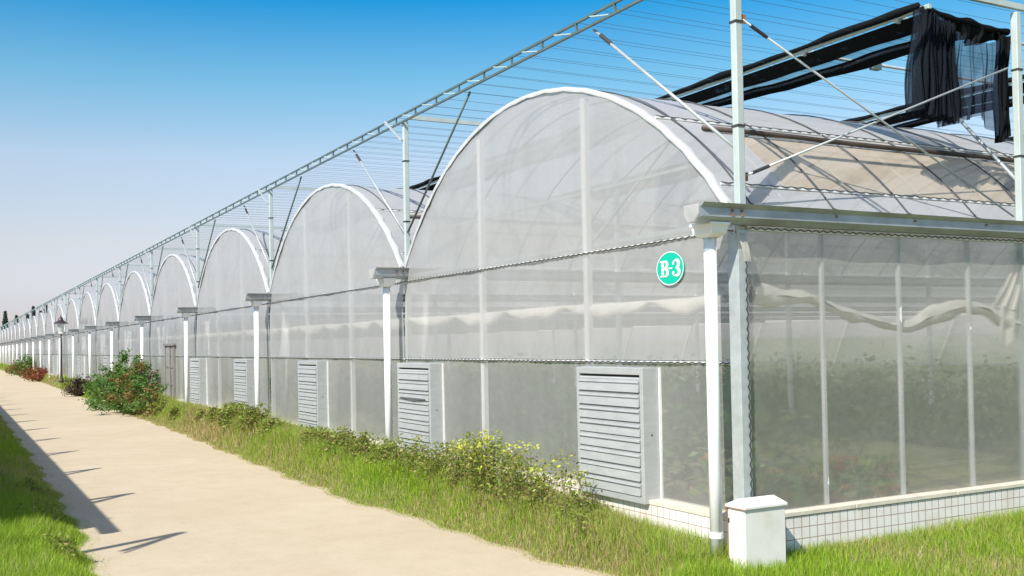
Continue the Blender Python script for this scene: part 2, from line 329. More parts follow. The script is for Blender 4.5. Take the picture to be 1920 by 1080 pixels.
def make_span():
    t = thing('greenhouse_span', '', 'greenhouse', group='arched greenhouse spans in one long row')
    # front (gable) film in three sheets
    m = MB(); n = 48; P = []
    for i in range(n+1):
        a = -A0 + 2*A0*i/n; x, z = arc(a, RAD-.01); row = []
        for j in range(7):
            q = j/6; zz = 3.27+(z-3.27)*q; row.append((x, wob(x, zz, 3), zz))
        P.append(row)
    m.grid(P)
    for sx in (-1, 1):
        xe = -4+sx*HW; xo = -4+sx*3.96
        m.add([(xe, 0, 3.27), (xo, 0, 3.27), (xo, 0, 3.55), (xe, 0, 3.55)], [(0,1,2,3)])
    m.build('gable_film', 'gable_film', t, True)
    film_rect(-7.97, -.03, 2.03, 3.23, 40, 8, 1).build('middle_film', 'gable_film', t, True)
    film_rect(-7.97, -.03, .60, 1.985, 40, 8, 2).build('lower_film', 'lower_film', t, True)
    for z in (3.25, 2.007):
        c = MB().box(-7.97, -.03, -.012, .012, z-.013, z+.013).build('lock_channel', 'trim_white', t)
        zig((-7.97, -.018, z), (-.03, -.018, z), 70, .005, .0072).build('wiggle_wire', 'dark_wire', c)
    # white folded film edge along the arch
    m = MB(); P = []
    for i in range(61):
        a = -A0*1.01 + 2.02*A0*i/60; row = []
        wv = .012*math.sin(i*1.9)+.008*math.sin(i*4.1)
        for rr, yy in ((RAD-.032+wv*.4, -.018), (RAD+.014, -.028), (RAD+.024+wv*.3, .015), (RAD+.018, .06+wv)): x, z = arc(a, rr); row.append((x, yy, z))
        P.append(row)
    m.grid(P).build('arch_trim', 'rim_film', t, True)
    # roof: film above and below a long ventilation opening on the +x slope
    def strip(a0, a1, y0, y1, na, ny, mat, name, dr=0.0, sag=0.0):
        P = []
        for i in range(na+1):
            row = []
            for j in range(ny+1):
                y = y0+(y1-y0)*j/ny; x, z = arc(a0+(a1-a0)*i/na, RAD+dr - sag*abs(math.sin(PI*(y-.3)/1.09))); row.append((x, y, z))
            P.append(row)
        return MB().grid(P).build(name, mat, t, True)
    aL, aU = math.asin((4-.31)/RAD), math.asin((4-1.12)/RAD)
    YV = 0.95
    strip(-A0, aU, .02, DEPTH, 30, 120, 'roof_film', 'roof_film', sag=.010)
    strip(aL, A0, .02, DEPTH, 4, 120, 'roof_film', 'eave_film', sag=.006)
    strip(aU, aL, .02, YV, 8, 4, 'roof_film', 'roof_film_panel')
    strip(aU, aL, YV, DEPTH, 8, 120, 'vent_screen', 'vent_screen', -.015)
    def along(a, dr, y0, y1, n=30, wv=0.0):
        return [(arc(a, RAD+dr)[0], y0+(y1-y0)*i/n, arc(a, RAD+dr)[1]+wv*math.sin(i*1.3)) for i in range(n+1)]
    MB().tube(along(aU, .03, .55, DEPTH, 60, .006), .028, 8).build('roll_pipe', 'rusty_pipe', t, True)
    for a in (aL, aU-.05):
        m = MB(); m.tube(along(a, .006, .1, DEPTH, 60), .016, 4); c = m.build('roof_channel', 'trim_white', t)
        pts = []
        for i in range(2*160): x, z = arc(a+(.0013 if i % 2 else -.0013), RAD+.022); pts.append((x, .1+i*.075, z))
        MB().tube(pts, .006, 4).build('wiggle_wire', 'dark_wire', c)
    # galvanised ribs under the film
    for kx in range(14):
        y = .85+1.09*kx
        m = MB(); m.tube([(*[arc(-A0+2*A0*i/24, RAD-.045)[0]], y, arc(-A0+2*A0*i/24, RAD-.045)[1]) for i in range(25)], .015, 6)
        m.build('arch_rib', 'galvanised', t, True)
    for x in (-2.62, -5.30):                               # posts behind the gable sheet
        z = ZC + math.sqrt((RAD-.1)**2-(x+4)**2)
        MB().box(x-.045, x+.045, .022, .085, .25, z).build('gable_post', 'trim_white', t)
    MB().bar((-7.9, .12, 3.35), (-.1, .12, 3.35), .05).bar((-7.2, .12, 3.98), (-.8, .12, 3.98), .035).build('tie_bar', 'galvanised', t)
    MB().bar((-2.62, .12, 3.38), (-1.1, .12, 4.3), .025).build('gable_brace', 'galvanised', t)
    prof = [(.25,3.46),(.20,3.42),(.20,3.34),(.13,3.29),(.05,3.29),(-.01,3.34),(-.01,3.42),(-.05,3.46),(-.03,3.462),(.02,3.424),(.02,3.33),(.17,3.33),(.17,3.424),(.23,3.462)]
    g = MB().prism(prof[::-1], -.56, DEPTH).build('gutter', 'gutter_metal', t)
    MB().prism([(.205,3.45),(.20,3.35),(.14,3.285),(.05,3.285),(-.01,3.35),(-.015,3.45)], -.595, -.562).build('gutter_end', 'end_film', g, bevel=.015)
    for y in (-.20, -.09, 1.1, 2.2, 3.3, 4.12):
        for z in ((3.362, 3.402) if y < 1 else (3.40,)):
            MB().box(.19, .212, y-.011, y+.011, z-.011, z+.011).build('bolt', 'rust', g)
    MB().box(-8, 0, -.15, .06, .02, .555).build('plinth', 'tile_front', t)
    MB().box(-8, 0, -.158, .07, .557, .60).build('coping', 'coping', t)
    return t
span0 = make_span()
def span_label(n):
    return {0: 'arched span of clouded film beside the green B-3 sign, its right wall showing plants',
            }.get(n, '%s arched greenhouse span of clouded film counted from the corner with the green sign' % ORD[n])
spans = [span0]; span0['label'] = span_label(0)
for n in range(1, NB): spans.append(copy_tree(span0, (-D*n, 0, 0), span_label(n)))
# parts only the corner span has
t = span0
def wobx(y, z): return .035 + .006*math.sin(y*2.3+z*2.1)+.005*math.sin(y*6.1-z*3.7)+.003*math.sin(y*1.3+z*11)
MB().grid([[(wobx(y, z), y, z) for z in np.linspace(.60, 3.262, 26)] for y in np.linspace(.03, DEPTH, 220)]).build('side_film', 'side_film', t, True)
for kx in range(1, 12):
    y = 1.08*kx
    if abs(y-4.1) > .3: MB().box(-.01, .026, y-.015, y+.015, .6, 3.27).build('wall_bar', 'trim_white', t)
c = MB().box(.02, .07, .1, DEPTH, 3.245, 3.283).build('lock_channel', 'trim_white', t)
m = MB(); pts = [(.078, .1+.05*i, 3.264+(.009 if i % 2 else -.009)) for i in range(240)]; m.tube(pts, .0055, 4).build('wiggle_wire', 'dark_wire', c)
m = MB(); m.box(-.075, .055, -.028, -.005, .6, 3.22); m.box(.057, .072, -.028, .085, .6, 3.25); cp_ = m.build('corner_channel', 'galvanised', t, bevel=.004)
pts = [(.079, .06+(.010 if i % 2 else -.010), .62+.045*i) for i in range(57)]
MB().tube(pts, .0055, 4).build('wiggle_wire', 'dark_wire', cp_)
MB().grid([[(.10+.03*math.sin(z*5)+.02*math.sin(z*13), -.035+.05*q+.012*math.sin(z*9+q*4), z) for z in np.linspace(2.95, 3.28, 8)] for q in (0, .5, 1.2, 2)]).build('loose_flap', 'loose_film', cp_, True)
MB().box(.0, .15, -.148, DEPTH, .02, .553).build('side_plinth', 'tile_side', t)
m = MB()
for kx in range(30):
    y0 = -.158+1.47*kx; dz = .004*math.sin(kx*2.7); m.box(.0, .162+.003*math.sin(kx), y0+.003, y0+1.468, .557, .602+dz)
m.build('side_coping', 'coping', t, bevel=.006)
MB().grid([[(x, DEPTH, z) for z in (.25, 3.3)] for x in (-NB*D, 0)]).build('rear_film', 'gable_film', t)
MB().grid([[(-NB*D, y, z) for z in (.25, 3.3)] for y in (0, DEPTH)]).build('far_side_film', 'gable_film', spans[-1]).location.x = (NB-1)*D
# ropes pressing the roof film: 24 on the corner span, a few on the next ones
for n, cnt in ((0, 26), (1, 8), (2, 6), (3, 4)):
    for kx in range(cnt):
        y = .30+1.09*kx; m = MB(); pts = []
        for i in range(33):
            x, z = arc(A0*1.0-(2*A0)*i/32, RAD+.012); pts.append((x, y, z))
        pts = [(.02-.02, y+.03, 3.47)] + pts
        m.tube(pts, .0085, 5).build('press_rope', 'rope', spans[n], True)
# the door in the fourth span
m = MB(); 
def doorframe(m, x0, x1):
    m.box(x0, x0+.06, -.05, .03, .55, 2.35); m.box(x1-.06, x1, -.05, .03, .55, 2.35); m.box(x0-.12, x1+.12, -.09, .03, 2.352, 2.42)
    for z in (1.05, 1.62): m.box(x0+.06, x1-.06, -.04, .0, z, z+.05)
doorframe(m, -4.95, -3.3); dr = m.build('door', 'door_metal', spans[3])
MB().box(-4.88, -4.2, -.028, -.012, .57, 2.34).build('door_leaf', 'lower_film', dr)
MB().box(-4.12, -4.04, -.046, -.01, .57, 2.34).box(-3.6, -3.37, -.046, -.014, .57, 2.34).build('door_stile', 'door_metal', dr)

# ------------------------------------------------------------------ louvred fan boxes
def make_fan(w_=1.27, h_=1.40, d_=.215):
    t = thing('fan_box', '', 'fan housing', group='louvred fan boxes along the front wall')
    f = .055; m = MB()
    x0, x1, z0, z1 = -w_/2, w_/2, 0, h_
    m.box(x0, x0+f, -d_, 0, z0, z1); m.box(x1-f, x1, -d_, 0, z0, z1); m.box(x0+f, x1-f, -d_, 0, z1-f-.02, z1); m.box(x0+f, x1-f, -d_, 0, z0, z0+f+.02)
    m.build('housing', 'box_metal', t, bevel=.006)
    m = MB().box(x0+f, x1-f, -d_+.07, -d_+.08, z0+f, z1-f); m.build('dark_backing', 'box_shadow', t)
    n = 8; zz0, zz1 = z0+f+.035, z1-f-.035; p = (zz1-zz0)/n; m = MB()
    for i in range(n):
        zb = zz0+p*i; j = .004*math.sin(i*5.1); a = x0+f+.006; b2 = x1-f-.006
        prof = [(-d_-.012+j, zb-.012), (-d_-.002+j, zb+p*.50), (-d_-.020, zb+p*.56), (-d_-.016, zb+p*.66), (-d_+.008, zb+p*.70), (-d_+.004, zb+p*.82), (-d_+.018, zb+p*.93), (-d_+.032, zb+p*.93), (-d_+.016, zb+p*.6), (-d_+.006+j, zb-.008)]
        if False: pass
        nn = len(prof); vs = [(a, y, z) for y, z in prof]+[(b2, y, z) for y, z in prof]
        m.add(vs, [(k_, (k_+1) % nn, nn+(k_+1) % nn, nn+k_) for k_ in range(nn)]+[tuple(range(nn))[::-1], tuple(range(nn, 2*nn))])
    m.build('louvre', 'box_metal', t)
    MB().box(x1+.002, x1+.006, -d_*.55, -d_*.55+.014, h_*.5, h_*.5+.014).build('rivet', 'dark_wire', t)
    MB().bar((x1+.012, -.004, z0), (x1+.012, -.004, z1), .03, .012).build('edge_strip', 'trim_white', t)
    return t
fan0 = make_fan(); fan0.location = (-1.855, 0, .555)
fan0['label'] = 'nearest grey louvred fan box, below and left of the green sign'
FANS = [(-7.19, 'grey fan box with a gaping bent slat, just right of the second white downpipe'),
        (-12.53, 'grey louvred fan box standing alone near the middle of the second span'),
        (-17.95, 'narrow looking louvred fan box just left of the third white downpipe'),
        (-23.3, 'louvred fan box just right of the fourth white downpipe, near the door'),
        (-43.0, 'small distant louvred fan box behind the large green bush'),
        (-54.0, 'tiny distant louvred fan box right of the seventh downpipe'),
        (-59.1, 'tiny distant louvred fan box left of the seventh downpipe'),
        (-70.0, 'faint far louvred fan box beyond the street lamp'), (-78.5, 'farthest louvred fan box, behind the red and green bush')]
for x, lb in FANS: copy_tree(fan0, (x, 0, .555), lb)
# shade in the second box's bent slat gap, drawn as a flat dark sheet
f1 = [o for o in COL.objects if o.get('label') == FANS[0][1]][0]
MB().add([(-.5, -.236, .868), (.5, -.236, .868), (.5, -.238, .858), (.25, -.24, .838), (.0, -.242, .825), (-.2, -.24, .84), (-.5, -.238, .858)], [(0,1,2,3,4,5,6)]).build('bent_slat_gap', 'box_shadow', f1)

# ------------------------------------------------------------------ downpipes
def make_pipe():
    t = thing('downpipe', '', 'drainpipe', group='white downpipes along the front wall')
    MB().tube([(0,0,.05), (0,0,3.2)], .059, 18).build('pipe', 'white_plastic', t, True)
    m = MB(); a, b2 = [(-.155,-.105,3.30),(.155,-.105,3.30),(.155,.105,3.30),(-.155,.105,3.30)], [(-.135,-.09,3.20),(.135,-.09,3.20),(.135,.09,3.20),(-.135,.09,3.20)]
    c = [(-.06,-.06,3.165),(.06,-.06,3.165),(.06,.06,3.165),(-.06,.06,3.165)]
    m.add(a+b2+c, [(0,1,2,3)]+[(i, 4+i, 4+(i+1)%4, (i+1)%4) for i in range(4)]+[(4+i, 8+i, 8+(i+1)%4, 4+(i+1)%4) for i in range(4)])
    m.box(-.162, .162, -.112, .112, 3.272, 3.302)
    m.build('hopper', 'white_plastic', t, bevel=.008)
    MB().tube([(0,0,.42), (0,0,.47)], .064, 18).build('collar', 'white_plastic', t)
    return t
pipe0 = make_pipe(); pipe0.location = (0, -.3, 0); pipe0['label'] = 'nearest white downpipe, at the corner beside the small white cabinet'
for n in range(1, NB): copy_tree(pipe0, (-D*n, -.3, 0), '%s white downpipe counted from the corner with the cabinet' % ORD[n])

# ------------------------------------------------------------------ frame above: posts, purlins, truss, wires
ZB, ZT = 5.82, 5.95
def make_post(front):
    t = thing('frame_post', '', 'post', group='posts carrying the shade frame')
    m = MB(); m.box(-.04, .04, .03, .11, .25, 5.86); m.build('pole', 'frame_paint', t, bevel=.008)
    for z in (4.22, 5.2): MB().box(-.047, .047, .023, .117, z, z+.02).build('strap', 'dark_wire', t)
    if front:
        for sx, nm in ((-1, 'brace'),):
            MB().tube([(-2.4, .06, 5.80), (-.06, .06, 4.05)], .017, 8).build('brace', 'galvanised', t, True)
            MB().tube([(-2.26, .06, 5.70), (-2.06, .06, 5.55)], .024, 8).build('turnbuckle', 'dark_wire', t)
        MB().bar((0, .0, 5.55), (-.45, -.10, 5.93), .03).build('knee_brace', 'galvanised', t)
    return t
post0 = make_post(True); post0.location = (0, 0, 0)
post0['label'] = 'nearest tall pale green post, above the gutter at the corner downpipe'
rb = MB().tube([(2.4, .06, 5.80), (.06, .06, 4.05)], .017, 8)
for n in range(1, NB):
    p = copy_tree(post0, (-D*n, 0, 0), '%s tall frame post on the front line, above its own downpipe' % ORD[n])
    if n == 1:
        b0 = rb.build('brace', 'truss_metal', p, True)
    else:
        q = b0.copy(); COL.objects.link(q); q.parent = p
side0 = make_post(False); side0.location = (0, 4.1, 0)
side0['label'] = 'pale green post at the right edge, beside the hanging black net'
for ky in range(2, 6): copy_tree(side0, (0, 4.1*ky, 0), '%s post back along the right wall, beyond the hanging net' % ORD[ky])
for n in range(1, 4):
    for ky in range(1, 4): copy_tree(side0, (-D*n, 4.1*ky, 0), 'inner post of the frame in %s line behind the %s downpipe' % (ORD[ky], ORD[n]))
# crossing rods over the right wall
for (a, b2, lb) in (((0.0, .07, 5.27), (0.0, 4.08, 3.52), 'rod slanting down from the nearest tall post to the right hand post'), ((0.0, .07, 3.74), (0.0, 4.08, 5.24), 'rod slanting up from the foot of the nearest post towards the hanging net')):
    rd = thing('tie_rod', lb, 'rod', (0, 0, 0), 'crossing rods over the right wall')
    A, B = Vector(a), Vector(b2); d_ = (B-A).normalized(); A = A+d_*.06; B = B-d_*.06; sg = Vector((.012 if a[2] > 4.5 else -.012, 0, 0))
    MB().tube([A+sg, B+sg], .011, 8).build('rod', 'galvanised', rd, True)
    MB().tube([A+d_*.12+sg, A+d_*.34+sg], .018, 8).build('turnbuckle', 'dark_wire', rd)
    MB().box(sg.x-.01, sg.x+.01, A.y-.05, A.y+.05, A.z-.04, A.z+.04).build('clamp', 'rust', rd)
for ky, (z0, z1) in enumerate(((5.2, 3.6), )):
    rd = thing('tie_rod', 'grey rod leaning on the far roof behind the hanging net', 'rod', (0, 0, 0), 'crossing rods over the right wall')
    MB().tube([(-2.1, 5.0, 5.8), (-.1, 4.3, 3.95)], .022, 8).build('rod', 'galvanised', rd, True)
# purlins along y on the post heads
for n in range(0, 10):
    pl = MB().box(-D*n-.025, -D*n+.025, .14, DEPTH, 5.90, 5.965).build('frame_purlin', 'frame_paint')
    tag(pl, 'steel purlin running back over %s line of posts' % ('the right hand' if n == 0 else 'the '+ORD[n]), 'beam', 'purlins running back from the truss')
# the long truss
tr_ = thing('shade_truss', 'long slender lattice truss running over all the arches along the front', 'truss', (0, 0, 5.82))
XE = -NB*D
MB().box(XE, 1.2, -.016, .016, 0, .028).build('bottom_chord', 'truss_metal', tr_)
MB().box(XE, 1.2, -.016, .016, .115, .142).build('top_chord', 'truss_metal', tr_)
def web(x, ma, mbg):
    ma.bar((x, 0, .028), (x-.02, 0, .115), .028, .02, (1, 0, 0))
    mbg.bar((x-.12, 0, .028), (x-.50, 0, .115), .034, .012, (0, 0, 1)); 
far1, far2 = MB(), MB()
for i in range(int(-XE/.79)):
    x = 1.2-.70-.79*i
    if i < 90:
        ma, mbg = MB(), MB(); web(x, ma, mbg); ma.build('strut', 'truss_metal', tr_); mbg.build('diagonal', 'truss_web', tr_)
    else: web(x, far1, far2)
tag(far1.build('far_struts', 'truss_metal', tr_), kind='stuff'); tag(far2.build('far_diagonals', 'truss_web', tr_), kind='stuff')
# wires stretched back from the truss
wm = MB().tube([(0, 0, 0), (0, DEPTH, 0)], .0022, 3).build('shade_wire', 'wire_grey')
first = True
for n in range(0, 8):
    for i in range(16):
        for j in range(2 if n < 6 else 1):
            x = -D*n-.22-.5*i + (.07 if j else 0); z = ZB+.008 if j == 0 else ZT-.01
            o = wm if first else wm.copy()
            if not first: COL.objects.link(o)
            first = False; o.location = (x, .02, z)
            nm = 'over the nearest arch' if n == 0 else 'over the %s arch from the corner' % ORD[n]
            tag(o, 'thin dark wire strung back from the truss '+nm, 'wire', 'wires '+nm)

# ------------------------------------------------------------------ shade nets gathered under the frame
def net_strip(yb, xr, xl, label, wr=1.25, wl=.7, zz=5.80, seed=1):
    t = thing('shade_net', label, 'net', (0, 0, 0), 'black shade nets drawn back along the frame'); r = random.Random(seed)
    N = 90; L = xl-xr
    X = [xr+L*i/N for i in range(N+1)]; wv = [.012*math.sin(i*.7)+.010*math.sin(i*1.9+1) for i in range(N+1)]
    wd = [wr+(wl-wr)*min(1, (xr-x)/5.0)+.03*math.sin(x*1.3) for x in X]
    MB().box(xl, xr+.12, yb-.02, yb+.02, zz, zz+.05).build('beam', 'truss_web', t)
    m = MB()
    m.tube([(x, yb-.045+.01*math.sin(i*1.1), zz+.055+.5*w_) for i, (x, w_) in enumerate(zip(X, wv))], [.036+.010*math.sin(i*.8)+.006*math.sin(i*2.1) for i in range(N+1)], 8)
    m.grid([[(x, yb+.025+q*w2*.42, zz-.015-.10*math.sin(q*PI)+w_*q) for q in (0, .25, .5, .75, 1)] for x, w_, w2 in zip(X, wv, wd)])
    m.build('gathered_net', 'net_dark', t, True)
    m = MB(); m.grid([[(x, yb+.025+w2*(.42+.36*q), zz-.02-.07*math.sin(q*PI)+.03*math.sin(q*9+i*.05)+w_) for q in np.linspace(0, 1, 9)] for i, (x, w_, w2) in enumerate(zip(X, wv, wd))])
    m.build('net_panel', 'net_thin', t, True)
    m = MB(); m.grid([[(x, yb+.025+w2*(.76+.24*q), zz-.02-.09*math.sin(q*PI)+w_+.01*math.sin(i*1.1)) for q in np.linspace(0, 1, 5)] for i, (x, w_, w2) in enumerate(zip(X, wv, wd))])
    m.grid([[(x, yb+.025+w2*(.56+.05*q), zz-.06-.02*q+w_) for q in (0, .5, 1)] for i, (x, w_, w2) in enumerate(zip(X, wv, wd))])
    m.build('net_hem', 'net_dark', t, True)
net_strip(2.98, -.30, -30, 'black net strip drawn up under the nearest beam behind the arches', seed=1)
net_strip(6.92, 0.4, -30, 'black net strip on the second beam back, below the hanging net', 1.15, .8, seed=2)
net_strip(10.95, .4, -30, 'black net strip on the farthest beam at the right edge', 1.15, .8, seed=3)
# the piece hanging down
ht = thing('hanging_net', 'loose black net hanging in folds from the beam end at upper right', 'net', (0, 0, 0))
def curtain(y0, y1, zt, zb, dens, amp, nx, seed, lean=0.0):
    P = []; n = nx; r = np.random.default_rng(seed); ph = r.uniform(0, 6, 4)
    for i in range(n+1):
        q = i/n; row = []
        for j in range(17):
            s_ = j/16; sp_ = .55+.45*s_
            y = y0+(y1-y0)*q + lean*s_*(q-.5) + .02*math.sin(7*s_+q*9)
            x = -.27 + amp*sp_*(math.sin(q*dens+ph[0]+1.2*s_)+.6*math.sin(q*dens*2.3+ph[1]-s_)) - .05*s_
            top = zt(q); bot = zb(q); row.append((x, y, top+(bot-top)*s_))
        P.append(row)
    return MB().grid(P)
curtain(2.94, 3.42, lambda q: 5.83-.14*q, lambda q: 4.73-.12*q+.03*math.sin(q*9), 44, .075, 90, 5, .28).build('folded_net', 'net_dark' if False else 'net_thin', ht, True)
curtain(2.90, 3.40, lambda q: 5.82-.14*q, lambda q: 4.68-.08*q+.03*math.sin(q*13), 60, .10, 110, 6, .20).build('folded_net', 'net_thin', ht, True)
curtain(3.02, 3.45, lambda q: 5.82-.14*q, lambda q: 4.63+.02*math.sin(q*11), 52, .06, 90, 16, .10).build('folded_net', 'net_thin', ht, True)
curtain(3.38, 4.30, lambda q: 5.68-.12*math.sin(q*PI)-.02*q, lambda q: 4.62+.09*math.sin(q*4.2)+.05*math.sin(q*13), 26, .035, 110, 7, .05).build('spread_net', 'net_veil', ht, True)
curtain(4.22, 4.42, lambda q: 5.69, lambda q: 4.50+.10*q-.07*abs(math.sin(q*7)), 30, .05, 40, 8, -.05).build('net_edge', 'net_dark', ht, True)
curtain(3.30, 4.36, lambda q: 5.80-.08*q, lambda q: 5.52+.10*q+.04*math.sin(q*9), 30, .04, 60, 18).build('draped_top', 'net_dark', ht, True)
MB().tube([(-.27, 2.95+1.45*i/24, 5.81-.08*(i/24)+.012*math.sin(i*.6)) for i in range(25)], [.034+.008*math.sin(i*1.1) for i in range(25)], 8).build('bunched_top', 'net_dark', ht, True)
# drive shafts carrying the net gear
for x, y1, lb in ((-2.1, 9.5, 'thin grey drive shaft running back under the black net strip'), (-.64, 9.5, 'thin grey drive shaft behind the hanging black net')):
    ds = thing('drive_shaft', lb, 'rod', (x, 3.0, 5.80), 'drive shafts of the shade nets')
    MB().tube([(0, 0, 0), (0, y1-3, 0)], .02, 8).build('shaft', 'galvanised', ds, True)
    MB().tube([(0, -.03, .01), (0, .14, .01)], .045, 8).build('bearing', 'frame_paint', ds)
    MB().box(-.04, .04, 1.2, 1.34, -.07, .04).build('gear_case', 'truss_metal', ds)

# ------------------------------------------------------------------ inside: curtains and crops
def swag(pts, thick, along, label, seed, hang=True):
    t = thing('inner_curtain', label, 'plastic film', (0, 0, 0))
    m = MB(); P = []; S = [p[0] for p in pts]; Zs = [p[1] for p in pts]
    a0, a1 = S[0], S[-1]; N = int(abs(a1-a0)/.06)
    for i in range(N+1):
        s_ = a0+(a1-a0)*i/N; f = np.interp(s_, S, Zs) if a1 > a0 else np.interp(-s_, [-q for q in S], Zs); row = []
        w_ = thick*max(.35, 1+.35*math.sin(s_*2.3+1)+.25*math.sin(s_*5.1)+.12*math.sin(s_*17)); f += .012*math.sin(s_*7.7)
        for j in range(9):
            an = 2*PI*j/8; o1 = .06*math.cos(an)+.016*math.sin(s_*11+j*2.1)+.01*math.sin(s_*23+j*3); o2 = w_*math.sin(an)+.008*math.sin(s_*13+j*1.7)
            zt = 2.67+.008*math.sin(s_*1.3); zb_ = f-.025+.01*math.sin(s_*9); row.append((s_, .095+o1*.8, (zt+zb_)/2+(zt-zb_)/2*math.sin(an)) if along == 'x' else (-.06+o1*.8, s_, f+o2))
        P.append(row)
    m.grid(P).build('rolled_film', 'rolled_white', t, True)
    P = []
    if not hang: return t
    for i in range(N+1):
        s_ = a0+(a1-a0)*i/N; f = np.interp(s_, S, Zs) if a1 > a0 else np.interp(-s_, [-q for q in S], Zs); row = []
        for j in range(7):
            q = j/6; z = f+(3.25-f)*q; o1 = .02*math.sin(s_*6+q*3)
            row.append((s_, .2+o1, z) if along == 'x' else (-.09+o1, s_, z))
        P.append(row)
    MB().grid(P).build('hanging_film', 'inner_film', t, True)
    return t
fp = [(-.25, 2.66)]; x = -.25; k_ = 0
random.seed(3)
while x > -40:
    wd = random.uniform(1.0, 1.75); dp = random.uniform(.08, .15)
    for q in (.125, .25, .375, .5, .625, .75, .875, 1.0): fp.append((x-wd*q, 2.645-dp*math.sin(q*PI)**.8+random.uniform(-.006, .006)))
    x -= wd
swag(fp, .062, 'x', 'pale film curtain rolled up in scallops behind the front wall', 1, False)
swag([(.25, 2.64), (.6, 2.65), (.95, 2.62), (1.3, 2.53), (1.7, 2.42), (2.1, 2.34), (2.4, 2.34), (2.7, 2.42), (3.0, 2.51), (3.2, 2.54), (3.6, 2.50), (4.0, 2.36), (4.5, 2.26), (5, 2.3), (6, 2.5), (7, 2.4), (9, 2.5)], .07, 'y', 'pale film curtain sagging behind the right wall', 2)
hs = thing('torn_film', 'bright torn film sheet hanging inside behind the right wall', 'plastic film', (0, 0, 0))
P = []
for i in range(41):
    q = i/40; row = []
    for j in range(13):
        s_ = j/12; y = 4.08+.26*q - (1-q)*.38*s_**1.6; z = 3.18 - (.62+.12*q)*s_
        row.append((-.035+.03*math.sin(q*24+s_*2)+.015*math.sin(q*51), y, z))
    P.append(row)
MB().grid(P).build('upper_fold', 'rolled_white', hs, True)
P = [[(-.03+.025*math.sin(q*14+s_), 3.82+.44*q-.05*s_*(1-q), 2.55-(.42+.06*math.sin(q*8))*s_) for s_ in np.linspace(0, 1, 9)] for q in np.linspace(0, 1, 25)]
MB().grid(P).build('lower_fold', 'rolled_white', hs, True)

def leaf_quads(C, size, aspect=.45, droop=0.3, seed=0, upbias=.4):
    """one bent four-point leaf per centre; returns verts, quads"""
    r = np.random.default_rng(seed); n = len(C); size = np.broadcast_to(np.asarray(size), (n,))
    d = r.normal(size=(n, 3)); d[:, 2] = d[:, 2]*.6+upbias*.3; d /= np.linalg.norm(d, axis=1)[:, None]
    s = np.cross(d, r.normal(size=(n, 3))); s /= np.linalg.norm(s, axis=1)[:, None]; nn = np.cross(d, s)
    L = size[:, None]*r.uniform(.7, 1.25, (n, 1)); W = L*aspect
    p0 = C-d*L*.5; p2 = C+d*L*.5 - np.array([0, 0, 1])*L*droop*.3; p1 = C+s*W*.5+nn*W*.18; p3 = C-s*W*.5+nn*W*.18
    V = np.stack([p0, p1, p2, p3], 1).reshape(-1, 3); Q = np.arange(n*4).reshape(n, 4); return V, Q
def tints(n, cols, weights, seed, var=.25):
    r = np.random.default_rng(seed); c = np.array(cols)[r.choice(len(cols), n, p=np.array(weights)/sum(weights))]
    return np.clip(c*r.uniform(1-var, 1+var, (n, 1))*r.uniform(.92, 1.08, (n, 3)), 0, 1)
# crop rows: uncountable leafy mass inside
n = 30000; r = np.random.default_rng(11)
cx = -r.uniform(1.3, 30, n); row = np.round((cx+.5)/1.35)*1.35; cx = row + r.normal(0, .27, n); cy_ = r.uniform(.9, 18, n)
hh = .25+(1.0+.55*snoise(cx*1.3, cy_*1.3, 4)+.35*r.uniform(-1, 1, n))*r.beta(1.3, 1.8, n)*1.05
C = np.stack([cx, cy_, np.maximum(hh, .3)], 1); ok = (cx < -1.2) & ~((cy_ > 2.3+.3*np.sin(cx*3)) & (cx > -4.6) & (cy_ < 8)); C = C[ok]; n = len(C)
V, Q = leaf_quads(C, .20, .5, .4, 12); tt = tints(n, [(.06, .16, .04), (.10, .22, .05), (.14, .26, .06), (.20, .22, .08)], [3, 4, 2, 1], 13)
tag(npmesh('crop_rows', V, Q, 'leaf', np.repeat(tt, 4, 0)), 'rows of dark green crops inside the greenhouse', None, None, 'stuff')
r = np.random.default_rng(21)
PL = [(.35, .35), (.75, .32), (1.05, .5), (1.4, .36), (1.75, .5), (2.1, .38), (2.45, .45), (.55, 1.1), (1.2, 1.15), (1.9, 1.2), (2.7, 1.1)]
PW = ['reddish', 'brownish red', 'orange and green', 'red tinged', 'yellowish green', 'bright green leaved', 'dull green', 'broad leaved red', 'tall mottled', 'dark green', 'half hidden green']
WH = ['at the very corner behind the cabinet', 'behind the cabinet roof', 'left of the first wall bar', 'right beside the first wall bar', 'between the first and second wall bars', 'left of the second wall bar', 'under the second wall bar', 'in row two by the corner', 'in row two at the first bar', 'in row two mid pane', 'in row two at the second bar']
for i, (y, x) in enumerate(PL):
    m = 46; C = np.stack([-x+r.normal(0, .10, m), y+r.normal(0, .11, m), .42+r.uniform(.03, .60, m)*(1.15 if x > 1 else .9)], 1)
    V, Q = leaf_quads(C, .15, .5, .5, 30+i, 1.0)
    cols = [(.55, .15, .07), (.50, .27, .09), (.16, .30, .07), (.28, .40, .08)]; wts = [[3, 3, 4, 3], [1, 3, 5, 4], [0, 1, 6, 5]][i % 3 if x < 1 else 2]
    pt = thing('potted_plant' if False else 'crop_plant', '%s leafy plant behind the side wall %s' % (PW[i], WH[i]), 'plant', (0, 0, 0), 'leafy plants behind the right wall film')
    npmesh('foliage', V, Q, 'leaf', np.repeat(tints(m, cols, wts, 50+i), 4, 0), pt)
    MB().tube([(-x, y, .25), (-x+.02, y, .6)], .012, 5).build('stem', 'bark', pt)

